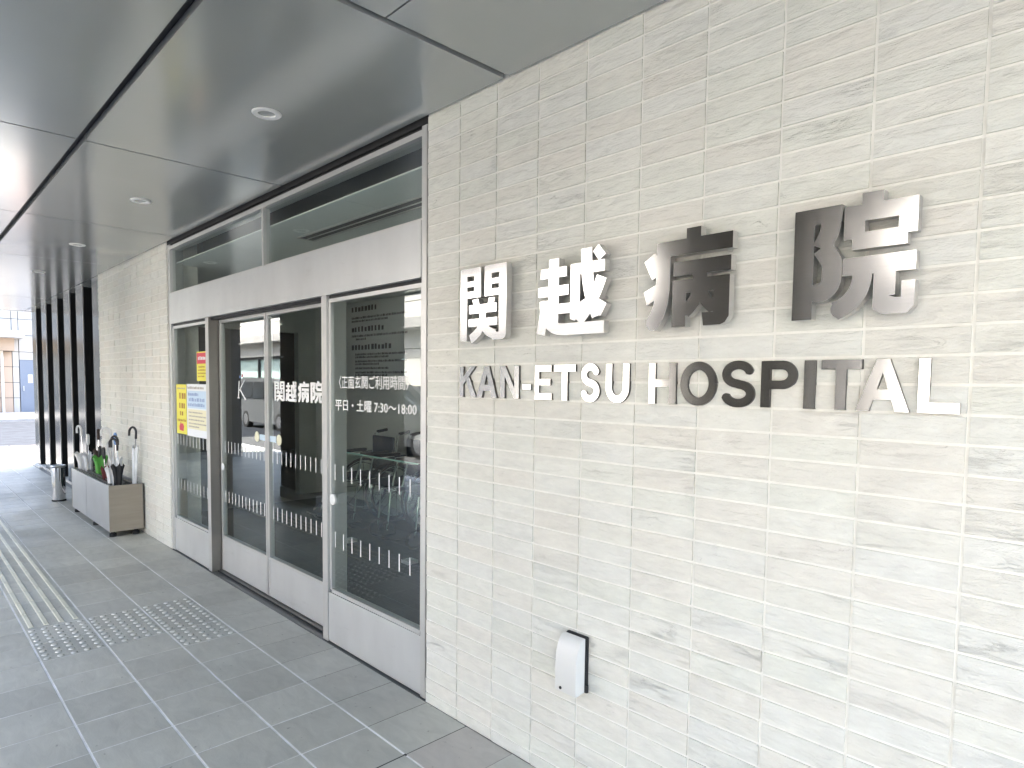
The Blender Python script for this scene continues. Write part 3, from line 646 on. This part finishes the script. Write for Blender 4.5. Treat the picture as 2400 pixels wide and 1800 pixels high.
for k, (ch, a, b) in enumerate(LT):
    mb, nf = latin(ch, a, b, 1.4125, 1.5395, -.0105, .002)
    letter('steel_letter' if ch != '-' else 'steel_hyphen', mb, nf, ordn[k], 'letter', 'small steel letters on the tiled wall', None, STEELD)

# vinyl lettering on the glass
def flat_glyphs(polys, fx, fy, y):
    m, n = solid(polys, fx, fy, y, y); m.f = m.f[:n]; return m
for k, G_ in enumerate((KAN, ETSU, BYO, INN)):
    x0 = -1.80+.168*k; x1 = x0+.152
    q = flat_glyphs(G_, lambda a: x0+(x1-x0)*a/100, lambda b: 1.47-.128*b/100, YD-.0008); obj('name_character', q, WHITEV, DR)
km = MB()
for p in ([(-2.415,1.345),(-2.40,1.345),(-2.385,1.47),(-2.40,1.47)], [(-2.30,1.475),(-2.285,1.475),(-2.385,1.40),(-2.397,1.40)], [(-2.385,1.405),(-2.372,1.412),(-2.265,1.335),(-2.29,1.335)]):
    km.add([(a, YD-.0008, b) for a, b in p], [(0,1,2,3)])
km.add([(-2.43,YD-.0008,1.343),(-2.385,YD-.0008,1.343),(-2.385,YD-.0008,1.349),(-2.43,YD-.0008,1.349)], [(0,1,2,3)])
obj('emblem', km, WHITEV, DL)
rm = MB(); rm.add([(-2.345,YD-.001,1.50),(-2.325,YD-.001,1.497),(-2.32,YD-.001,1.515),(-2.338,YD-.001,1.52)], [(0,1,2,3)])
obj('emblem_dot', rm, mat('red_vinyl', (.55,.12,.16), .5), DL)
rm = MB(); rm.add([(-2.385,YD-.001,1.49),(-2.365,YD-.001,1.49),(-2.365,YD-.001,1.507),(-2.385,YD-.001,1.507)], [(0,1,2,3)])
obj('emblem_dot', rm, mat('blue_vinyl', (.14,.22,.50), .5), DL)
def vinyl(text, x0, x1, z0, z1, y, parent, boldness, name):
    c = bpy.data.curves.new('txt', 'FONT'); c.body = text; c.resolution_u = 2
    o = bpy.data.objects.new('txt', c); COL.objects.link(o); bpy.context.view_layer.update()
    dg = bpy.context.evaluated_depsgraph_get(); me = bpy.data.meshes.new_from_object(o.evaluated_get(dg))
    vs = [v.co.copy() for v in me.vertices]; fs = [tuple(p.vertices) for p in me.polygons]
    bpy.data.objects.remove(o); bpy.data.curves.remove(c); bpy.data.meshes.remove(me)
    xa = min(v.x for v in vs); xb = max(v.x for v in vs); ya = min(v.y for v in vs); yb = max(v.y for v in vs)
    # one piece per character: cluster faces whose x-ranges overlap
    iv = sorted((min(vs[i].x for i in f), max(vs[i].x for i in f), k) for k, f in enumerate(fs)); groups = []
    for lo, hi, k in iv:
        if groups and lo < groups[-1][0]+.002: groups[-1][0] = max(groups[-1][0], hi); groups[-1][1].append(k)
        else: groups.append([hi, [k]])
    for hi, ks in groups:
        m = MB()
        for k, (dx, dz) in enumerate(((0,0),(1,0),(-1,0),(0,1),(0,-1))):
            ids = sorted({i for q in ks for i in fs[q]}); mp = {i: n for n, i in enumerate(ids)}
            m.add([(x0+(x1-x0)*(vs[i].x-xa)/(xb-xa)+dx*boldness, y-.00012*k, z0+(z1-z0)*(vs[i].y-ya)/(yb-ya)+dz*boldness*.6) for i in ids],
                  [tuple(mp[i] for i in fs[q]) for q in ks])
        obj(name, m, WHITEV, parent)
vinyl('\u3008\u6b63\u9762\u7384\u95a2\u3054\u5229\u7528\u6642\u9593\u3009', -.845, -.185, 1.434, 1.503, YG-.0008, PR, .0009, 'heading_character')
vinyl('\u5e73\u65e5\u30fb\u571f\u66dc 7:30\uff5e18:00', -.885, -.125, 1.315, 1.375, YG-.0008, PR, .0016, 'hours_character')

# notices stuck on the left pane
YEL = mat('yellow_paper', (.80,.74,.10), .6); WPAP = mat('white_paper', (.80,.83,.85), .6); RED = mat('red_print', (.62,.07,.10), .6)
PBL = mat('pale_blue_print', (.56,.70,.84), .6); PYE = mat('pale_yellow_print', (.80,.77,.55), .6); GRYI = mat('grey_print', (.38,.36,.33), .7); DBL = mat('dark_blue_print', (.26,.36,.58), .7)
BRN = mat('dark_red_print', (.42,.22,.05), .7)
yn = YG-.003
n1 = obj('yellow_notice', bx(-3.60, -3.345, yn, yn+.001, 1.02, 1.435), YEL); tag(n1, 'tall yellow notice with red print on the left glass pane', 'notice')
for k, (z, h, a, b) in enumerate(((1.395,.014,.1,.9), (1.315,.05,.3,.8), (1.235,.045,.28,.78), (1.175,.035,.35,.68), (1.125,.02,.1,.9))):
    text_rows(-3.60, -3.345, [(z, h, a, b)], yn-.0006, n1, BRN if k else GRYI, 1.1)
obj('hand_print', MB().add([(-3.53,yn-.0006,1.05),(-3.43,yn-.0006,1.045),(-3.415,yn-.0006,1.085),(-3.44,yn-.0006,1.11),(-3.48,yn-.0006,1.105),(-3.495,yn-.0006,1.125),(-3.51,yn-.0006,1.105),(-3.535,yn-.0006,1.08)], [tuple(range(8))]), RED, n1)
n2 = obj('white_notice', bx(-3.335, -2.872, yn, yn+.001, 1.015, 1.44), WPAP); tag(n2, 'white notice with pale blue and cream panels on the left glass pane', 'notice')
obj('blue_panel', bx(-3.315, -2.89, yn-.0006, yn, 1.245, 1.385), PBL, n2); obj('cream_panel', bx(-3.315, -2.89, yn-.0006, yn, 1.075, 1.235), PYE, n2)
text_rows(-3.30, -2.90, [(1.345,.026,0,.6), (1.30,.03,.05,.95), (1.26,.026,0,.9)], yn-.0012, n2, DBL, 1.1)
text_rows(-3.29, -2.90, [(1.205,.012,0,.8), (1.175,.012,0,1), (1.145,.012,0,.9), (1.115,.012,0,1), (1.09,.012,0,.6)], yn-.0012, n2, GRYI, 1.0)
text_rows(-3.31, -2.90, [(1.40,.02,0,.9)], yn-.0012, n2, GRYI, 1.0)
n3 = obj('red_yellow_notice', bx(-3.085, -2.862, yn, yn+.001, 1.465, 1.695), YEL); tag(n3, 'small red and yellow notice above the white notice', 'notice')
obj('red_panel', bx(-3.08, -2.868, yn-.0006, yn, 1.60, 1.685), RED, n3)
text_rows(-3.06, -2.88, [(1.63,.028,.05,.95)], yn-.0012, n3, WPAP, 1.1)
text_rows(-3.06, -2.88, [(1.57,.012,.1,.9), (1.545,.012,0,.9), (1.52,.012,0,1), (1.495,.012,0,.8)], yn-.0012, n3, BRN, 1.0)

# ------------------------------------------------------------------ dark fins beyond the left wall
fs_ = thing('finned_window', 'row of tall black vertical fins with dark glass between them', 'window', (-8.6, .2, 0))
FX = [-6.40, -7.33, -8.14, -9.03, -9.95, -10.89]
for x in FX:
    fn = obj('fin', bx(x-.42, x, .078, .36, .03, ZC-.002), BLACKM, fs_)
    obj('face_plate', bx(x-.42, x-.011, .07, .077, .03, ZC-.002), FINF, fn)
    obj('corner_trim', bx(x-.010, x+.002, .066, .077, .03, ZC-.002), ALU, fn)
prev = LWX
for x in FX:
    if prev-x > .1: obj('pane', bx(x+.003, prev-.003, .30, .308, .03, ZC-.03), GLASSD, fs_)
    prev = x-.42
obj('sill', bx(-11.38, LWX-.002, .06, .36, 0, .03), mat('pale_sill', (.55,.55,.53), .7), fs_)
obj('top_rail', bx(-11.3, LWX-.002, .361, .42, ZC-.03, ZC-.001), BLACKM, fs_)

# ------------------------------------------------------------------ outlet cover on the wall
oc = thing('outlet_cover', 'white hooded weatherproof outlet cover low on the tiled wall', 'outlet cover', (.91, 0, .38))
obj('gasket', bx(.862, .957, -.018, -.002, .392, .588), RUBBER, oc, bevel=.003)
hp = [(-.018,.396),(-.018,.584),(-.032,.583),(-.046,.570),(-.058,.548),(-.066,.515),(-.068,.47),(-.068,.392),(-.064,.386),(-.022,.391)]
m = MB(); n = len(hp); xa, xb = .8565, .9525
m.add([(xa, y, z) for y, z in hp]+[(xb, y, z) for y, z in hp], [tuple(range(n)), tuple(range(2*n-1, n-1, -1))]+[((k+1)%n, k, k+n, (k+1)%n+n) for k in range(n)])
OCW = mat('white_outlet_plastic', (.74,.74,.71), .35, spec=.5)
obj('hood', m, OCW, oc, smooth=True, bevel=.0016)
obj('lock', cyl_y(.884, .402, .0055, -.0705, -.067, 14), RUBBER, oc)
obj('hinge_knob', MB().lathe([(.0001,-.014),(.007,-.013),(.0075,.013),(.0001,.014)], 12, (.957, -.014, .405)), RUBBER, oc, smooth=True)

# ------------------------------------------------------------------ umbrella stand, umbrellas, bin
us = thing('umbrella_stand', 'long metal umbrella stand box against the white wall', 'umbrella stand', (-5.3, -.155, 0))
sx0, sx1, sy0, sy1, sz0, sz1 = -6.14, -4.465, -.303, -.02, .055, .488
mid = -5.42
obj('end_panel', bx(sx1-.012, sx1, sy0, sy1, sz0, sz1), STAND1, us, bevel=.003)
obj('end_panel', bx(sx0, sx0+.012, sy0, sy1, sz0, sz1), STAND1, us)
obj('front_panel', bx(sx0+.012, mid-.004, sy0+.001, sy0+.014, sz0, sz1), STAND2, us, bevel=.002)
obj('front_panel', bx(mid+.004, sx1-.012, sy0+.001, sy0+.014, sz0, sz1), STAND2, us, bevel=.002)
obj('back_panel', bx(sx0+.012, sx1-.012, sy1-.014, sy1, sz0, sz1-.002), STAND2, us)
obj('bottom_tray', bx(sx0+.012, sx1-.012, sy0+.015, sy1-.015, sz0+.01, sz0+.03), BLACKM, us)
SLT = mat('grating_slat', (.20,.195,.18), .5, metal=.4)
for k in range(4):
    y = sy0+.045+k*.058; obj('grating_slat', bx(sx0+.012, sx1-.18, y, y+.022, sz1-.022, sz1-.006), SLT, us)
for x in (-6.0, -5.4, -4.9): obj('grating_bar', bx(x, x+.014, sy0+.015, sy1-.015, sz1-.04, sz1-.023), SLT, us)
for x in (sx0+.06, -5.2, sx1-.07):
    for y in (sy0+.04, sy1-.05): obj('foot', MB().lathe([(.0001,0),(.03,0),(.03,.03),(.018,.034),(.018,.055),(.0001,.055)], 12, (x, y, 0)), RUBBER, us, smooth=True)
CLEAR = mat('clear_umbrella_film', (.78,.80,.82), .3, spec=.6, var=((20,20,6), .12))
WHT = mat('white_umbrella_cloth', (.80,.80,.79), .6, var=((20,20,6), .1))
BLKC = mat('black_umbrella_cloth', (.016,.016,.018), .65, var=((30,30,10), .3))
def umbrella(base, top, cloth, handle, flare, lab, hook=1, hang=0, clo=(.05, .62), rad=.034, grip='hook', shaft=CHROME):
    b, t = Vector(base), Vector(top); d = (t-b).normalized(); L_ = (t-b).length
    u = thing('umbrella', lab, 'umbrella', base, 'umbrellas in the stand')
    obj('shaft', MB().tube([b, t], .0048, 8), shaft, u, True)
    # folded cloth: pleated, widest near its top hem
    a = d.cross(Vector((0,1,0))).normalized(); c = d.cross(a); m = MB(); vs = []; fs = []; nr, nk = 9, 20
    rd = random.Random(int(abs(b.x)*7919)); ph = [rd.uniform(.75, 1.25) for _ in range(nk)]
    for i in range(nr):
        q = i/(nr-1); s_ = L_*(clo[0]+(clo[1]-clo[0])*q)
        r = rad*(.35+.65*q**.8) if q < .82 else rad*(1+.45*flare*(q-.82)/.18)
        if i == nr-1: s_ -= .0
        for k in range(nk):
            an = 2*math.pi*k/nk; pl = 1+.22*math.cos(an*5+q*1.2)*ph[k]
            hem = (.035*abs(math.cos(an*2.5)) if i == nr-1 else 0)
            vs.append(b+d*(s_-hem)+(a*math.cos(an)+c*math.sin(an))*r*pl)
    for i in range(nr-1):
        for k in range(nk): j = (k+1) % nk; fs.append((i*nk+k, i*nk+j, (i+1)*nk+j, (i+1)*nk+k))
    obj('cloth', m.add(vs, fs), cloth, u, True)
    hd = Vector((math.cos(hang), math.sin(hang), 0))*hook
    if grip == 'hook':
        pts = [t-d*.06, t]; ctr = t+hd*.042
        for k in range(1, 12):
            an = math.pi*k/11*1.08; pts.append(ctr-hd*.042*math.cos(an)+d*.05*math.sin(an))
        pts.append(pts[-1]-d*.02)
        obj('handle', MB().tube(pts, .0105, 10), handle, u, True)
    else:
        obj('handle', MB().tube([t-d*.12, t-d*.1, t-d*.02, t], [.009, .016, .017, .011], 12), handle, u, True)
    return u
BLKP = mat('black_plastic_handle', (.02,.02,.022), .35); WHP = mat('white_plastic_handle', (.82,.82,.81), .4); BLP = mat('blue_plastic_handle', (.20,.34,.62), .4)
RDC = mat('dark_red_umbrella_cloth', (.16,.03,.03), .6); GRC = mat('green_umbrella_cloth', (.10,.38,.06), .5, var=((20,20,6), .15)); BRC = mat('brown_umbrella_cloth', (.05,.03,.022), .6)
umbrella((-4.62,-.07,.12), (-4.50,-.06,.97), CLEAR, BLKP, .15, 'clear umbrella with black hook handle leaning by the wall at the stand\'s near end', hook=-1, hang=.5, rad=.024, clo=(.05,.86))
umbrella((-4.60,-.20,.10), (-4.585,-.2,.86), BLKC, BLKP, 1.0, 'folded black umbrella with flared hem at the near end of the stand', hook=-1, hang=.6, rad=.036, clo=(.08,.76))
umbrella((-4.66,-.235,.10), (-4.72,-.22,.88), WHT, BLKP, .9, 'white umbrella with black hook handle beside the folded black one', hook=1, hang=.5, rad=.038, clo=(.08,.70))
umbrella((-4.86,-.14,.10), (-4.88,-.15,.95), CLEAR, BLP, .8, 'pale umbrella with straight blue handle in the stand', rad=.036, clo=(.08,.72), grip='straight')
umbrella((-5.06,-.19,.10), (-5.13,-.2,.79), RDC, BLKP, .7, 'dark red folded umbrella in the middle of the stand', hook=1, hang=2, rad=.026, clo=(.1,.74), grip='straight')
umbrella((-5.20,-.10,.10), (-5.19,-.12,.93), WHT, WHP, .2, 'slim white umbrella with white hook handle in mid stand', hook=-1, hang=1.2, rad=.036, clo=(.08,.9))
umbrella((-5.52,-.15,.10), (-5.53,-.15,.77), GRC, BLKP, .9, 'short bright green umbrella in the stand', rad=.046, clo=(.1,.86), grip='straight')
umbrella((-5.80,-.12,.10), (-5.82,-.1,.93), BRC, BRC, .8, 'dark brown umbrella with straight handle behind the green one', rad=.036, clo=(.1,.75), grip='straight')
umbrella((-6.02,-.20,.10), (-6.10,-.21,.90), WHT, WHP, 1.0, 'white umbrella with white hook handle at the stand\'s far end', hook=-1, hang=.3, rad=.05, clo=(.08,.72))
umbrella((-5.93,-.17,.10), (-5.93,-.18,.87), CLEAR, WHP, .8, 'clear umbrella with straight white handle next to the farthest white one', rad=.04, clo=(.08,.74), grip='straight')
bn_ = thing('ash_bin', 'chrome cylinder ash bin standing beyond the umbrella stand', 'bin', (-7.0, -.29, 0))
obj('body', MB().lathe([(.0001,.004),(.068,.004),(.071,.012),(.071,.405),(.066,.41),(.0001,.41)], 32, (-7.0,-.29,0)), CHROME, bn_, True)
obj('tray_lid', MB().lathe([(.04,.411),(.079,.413),(.082,.423),(.077,.432),(.06,.43),(.055,.423),(.0001,.423)], 32, (-7.0,-.29,0)), mat('bin_lid_steel', (.7,.71,.72), .3, metal=.9), bn_, True)
obj('base_ring', MB().lathe([(.072,0),(.074,.002),(.074,.016),(.072,.018)], 32, (-7.0,-.29,0)), RUBBER, bn_, True)

# ------------------------------------------------------------------ pillars of the porch
for k, (x0, lab) in enumerate(((.11, 'grey stone clad porch pillar facing the sign wall'), (-5.6, 'grey stone clad porch pillar facing the sliding doors, seen in the glass'),
                              (-11.31, 'grey stone clad porch pillar at the far end, seen in the left pane'))):
    x1, y0, y1 = x0+.95, -3.02, -1.66
    t = thing('stone_pillar', lab, 'pillar', ((x0+x1)/2, (y0+y1)/2, 0), 'porch pillars')
    obj('core', bx(x0+.03, x1-.03, y0+.03, y1-.03, 0, ZC+.03), PILJ, t)
    obj('plinth', bx(x0-.012, x1+.012, y0-.012, y1+.012, 0, .13), BEAVE, t)
    zs = [.14, .55, .96, 1.37, 1.78, 2.19, ZC+.02]
    for i in range(6):
        a, b = zs[i]+.006, zs[i+1]-.006
        obj('stone_panel', bx(x0, x1, y1-.026, y1, a, b), STONE, t); obj('stone_panel', bx(x0, x1, y0, y0+.026, a, b), STONE, t)
        obj('stone_panel', bx(x1-.027, x1-.001, y0+.029, y1-.029, a, b), STONE, t); obj('stone_panel', bx(x0+.001, x0+.027, y0+.029, y1-.029, a, b), STONE, t)

# ------------------------------------------------------------------ buildings across the street
ob = thing('street_building', 'cream panelled building across the street, mirrored in the glass doors', 'building', (-8, -9.5, 0))
obj('core', bx(-31.5, 34, -16, -8.86, 0, 4.6), PILJ, ob)
zs = [0.02, .78, 2.42, 3.2, 3.72, 4.6]
WIN = [(-30.6, -27.2), (-25.2, -21.0), (-19.2, -16.0), (-14.6, -12.8), (-11.6, -7.5), (-4.0, -.4), (1.6, 5.2), (7.2, 10.8), (12.8, 16.4), (18.4, 22), (24, 27.6)]
for r in range(5):
    z0, z1 = zs[r]+.012, zs[r+1]-.012
    if r == 1:
        x = -31.5
        for a, b in WIN: obj('wall_panel', bx(x+.01, a-.06, -8.9, -8.62, z0, z1), BWALL, ob); x = b+.05
        obj('wall_panel', bx(x+.01, 34, -8.9, -8.62, z0, z1), BWALL, ob)
        for a, b in WIN:
            wn = obj('window', MB().box(a-.05, b+.04, -8.84, -8.68, z0, z0+.07).box(a-.05, b+.04, -8.84, -8.68, z1-.07, z1).box(a-.05, a+.02, -8.84, -8.68, z0+.07, z1-.07).box(b-.03, b+.04, -8.84, -8.68, z0+.07, z1-.07).box((a+b)/2-.03, (a+b)/2+.03, -8.84, -8.69, z0+.07, z1-.07), BFRM, ob)
            obj('pane', bx(a+.021, b-.031, -8.80, -8.79, z0+.071, z1-.071), BLIND if a < -12 else BDARK, wn)
    else:
        x = -31.5
        while x < 34: obj('wall_panel', bx(x+.01, x+3.72, -8.9, -8.62, z0, z1), BWALL, ob); x += 3.74
obj('eave', bx(-31.5, 34, -8.619, -8.1, 2.93, 3.2), BEAVE, ob)
eb = thing('end_building', 'pale panelled building with a flat eave at the far end of the street', 'building', (-33, 2, 0))
obj('core', bx(-44, -32.06, -8.0, 24, 0, 8.2), PILJ, eb)
for i, (a, b) in enumerate(((.02,.65), (.65,1.3), (1.3,1.96), (1.96,2.6), (2.6,3.3), (3.3,3.98), (3.98,4.66), (4.66,6.2), (6.2,8.2))):
    y = -7.9
    for yb in (-4.2, -1.0, 1.62, 2.1, 2.33, 3.32, 6, 10, 15, 20, 24):
        skip = (b < 2.3 and (abs(yb-3.32) < .01 or abs(yb-1.62) < .01)) or (abs(a-1.96) < .01 and abs(yb-3.32) < .01)
        if not skip:
            obj('wall_panel', bx(-32.05, -31.97, y+.012, yb-.012, a+.011, b-.011), BPINK if (yb == 2.1 and b < 2.7) else BEND, eb)
        y = yb
obj('wall_panel', bx(-32.05, -31.98, 2.345, 3.31, 2.27, 2.59), BEND, eb)
dr = obj('door', bx(-32.04, -31.99, 2.35, 3.3, .02, 2.26), BDOOR, eb); obj('door_window', bx(-31.989, -31.985, 2.62, 2.78, 1.29, 1.64), BWALL, dr)
obj('door_handle', bx(-31.989, -31.95, 2.45, 2.47, .95, 1.15), ALU, dr)
obj('eave', bx(-31.96, -30.6, -4.5, 2.38, 3.14, 3.42), BEAVE, eb)
obj('beam', bx(-31.96, -31.4, -4.5, 2.12, 2.62, 3.139), BPINK, eb)
obj('downpipe', MB().tube([(-31.93, 1.75, 0), (-31.93, 1.75, 3.13)], .05, 10), BWALL, eb, True)

# ------------------------------------------------------------------ parked vehicles in the street
TYRE = RUBBER; RIM = mat('wheel_rim', (.7,.7,.71), .25, metal=.9); WGL = mat('vehicle_glass', (.03,.035,.04), .06, spec=.8)
def vehicle(name, lab, cat, x, y, prof, belt, wins, wheels, wd, col, L_, sgn=1):
    PT = mat(name+'_paint', col, .28, spec=.6, coat=.6)
    t = thing(name, lab, cat, (x, y, -.05)); X = lambda a: x+sgn*(a-L_/2); Zg = -.05
    m = MB(); n = len(prof); ins = [(.10 if z > belt else 0) for a, z in prof]
    m.add([(X(a), y-wd/2+i, z+Zg) for (a, z), i in zip(prof, ins)]+[(X(a), y+wd/2-i, z+Zg) for (a, z), i in zip(prof, ins)],
          [tuple(range(n)), tuple(range(2*n-1, n-1, -1))]+[(k, (k+1)%n, (k+1)%n+n, k+n) for k in range(n)])
    bo = obj('body', m, PT, t, bevel=.035, smooth=True)
    for q in wins:
        for s in (-1, 1):
            m = MB(); m.add([(X(a), y+s*(wd/2-.10*(max(0, z-belt)/(max(p[1] for p in prof)-belt))**.6*1.0+.006), z+Zg) for a, z in q], [tuple(range(len(q)))])
            obj('side_window', m, WGL, bo)
    for wx in wheels:
        for s in (-1, 1):
            c = (X(wx), y+s*(wd/2-.1), .31+Zg)
            wh = obj('wheel', cyl_y(c[0], c[2], .31, c[1]-.105, c[1]+.105, 26), TYRE, t)
            obj('rim', cyl_y(c[0], c[2], .205, c[1]-.11, c[1]+.11, 20), RIM, wh)
    return t, X
vp = [(.05,.32),(.02,.62),(.12,.98),(.72,1.12),(1.35,1.74),(1.6,1.83),(4.2,1.85),(4.42,1.76),(4.55,1.05),(4.58,.42),(4.5,.28),(.2,.25)]
t, X = vehicle('parked_van', 'silver minivan parked against the building across the street', 'van', -18.0, -7.4, vp, 1.1,
     [[(1.02,1.14),(1.46,1.68),(2.05,1.72),(2.05,1.12)], [(2.13,1.12),(2.13,1.72),(3.1,1.72),(3.1,1.12)], [(3.18,1.12),(3.18,1.72),(4.15,1.70),(4.35,1.12)]], (.85, 3.75), 1.72, (.11,.115,.12), 4.6, -1)
t.scale = (.88, .88, .88)
for s in (-1, 1): obj('headlight', bx(X(.10)-.05, X(.10)+.02, -7.4+s*.62-.16, -7.4+s*.62+.16, .62, .8), WHITEV, t); obj('tail_light', bx(X(4.55)-.02, X(4.55)+.05, -7.4+s*.74-.07, -7.4+s*.74+.07, .9, 1.4), RED, t)
cp = [(.05,.3),(.03,.55),(.12,.72),(1.15,.92),(1.85,1.38),(2.2,1.47),(3.0,1.46),(3.75,1.05),(4.25,.95),(4.32,.6),(4.28,.28),(.2,.24)]
t, X = vehicle('parked_car', 'dark grey saloon car parked in the street, glimpsed in the right glass pane', 'car', -9.4, -6.6, cp, .92,
     [[(1.45,.95),(1.95,1.36),(2.5,1.40),(2.5,.95)], [(2.56,.95),(2.56,1.40),(3.0,1.38),(3.55,1.02),(3.5,.95)]], (.85, 3.5), 1.7, (.06,.063,.068), 4.35)
for s in (-1, 1): obj('headlight', bx(X(.12)-.06, X(.12)+.02, -6.6+s*.6-.18, -6.6+s*.6+.18, .5, .63), WHITEV, t); obj('tail_light', bx(X(4.28)-.02, X(4.28)+.06, -6.6+s*.62-.16, -6.6+s*.62+.16, .65, .82), RED, t)
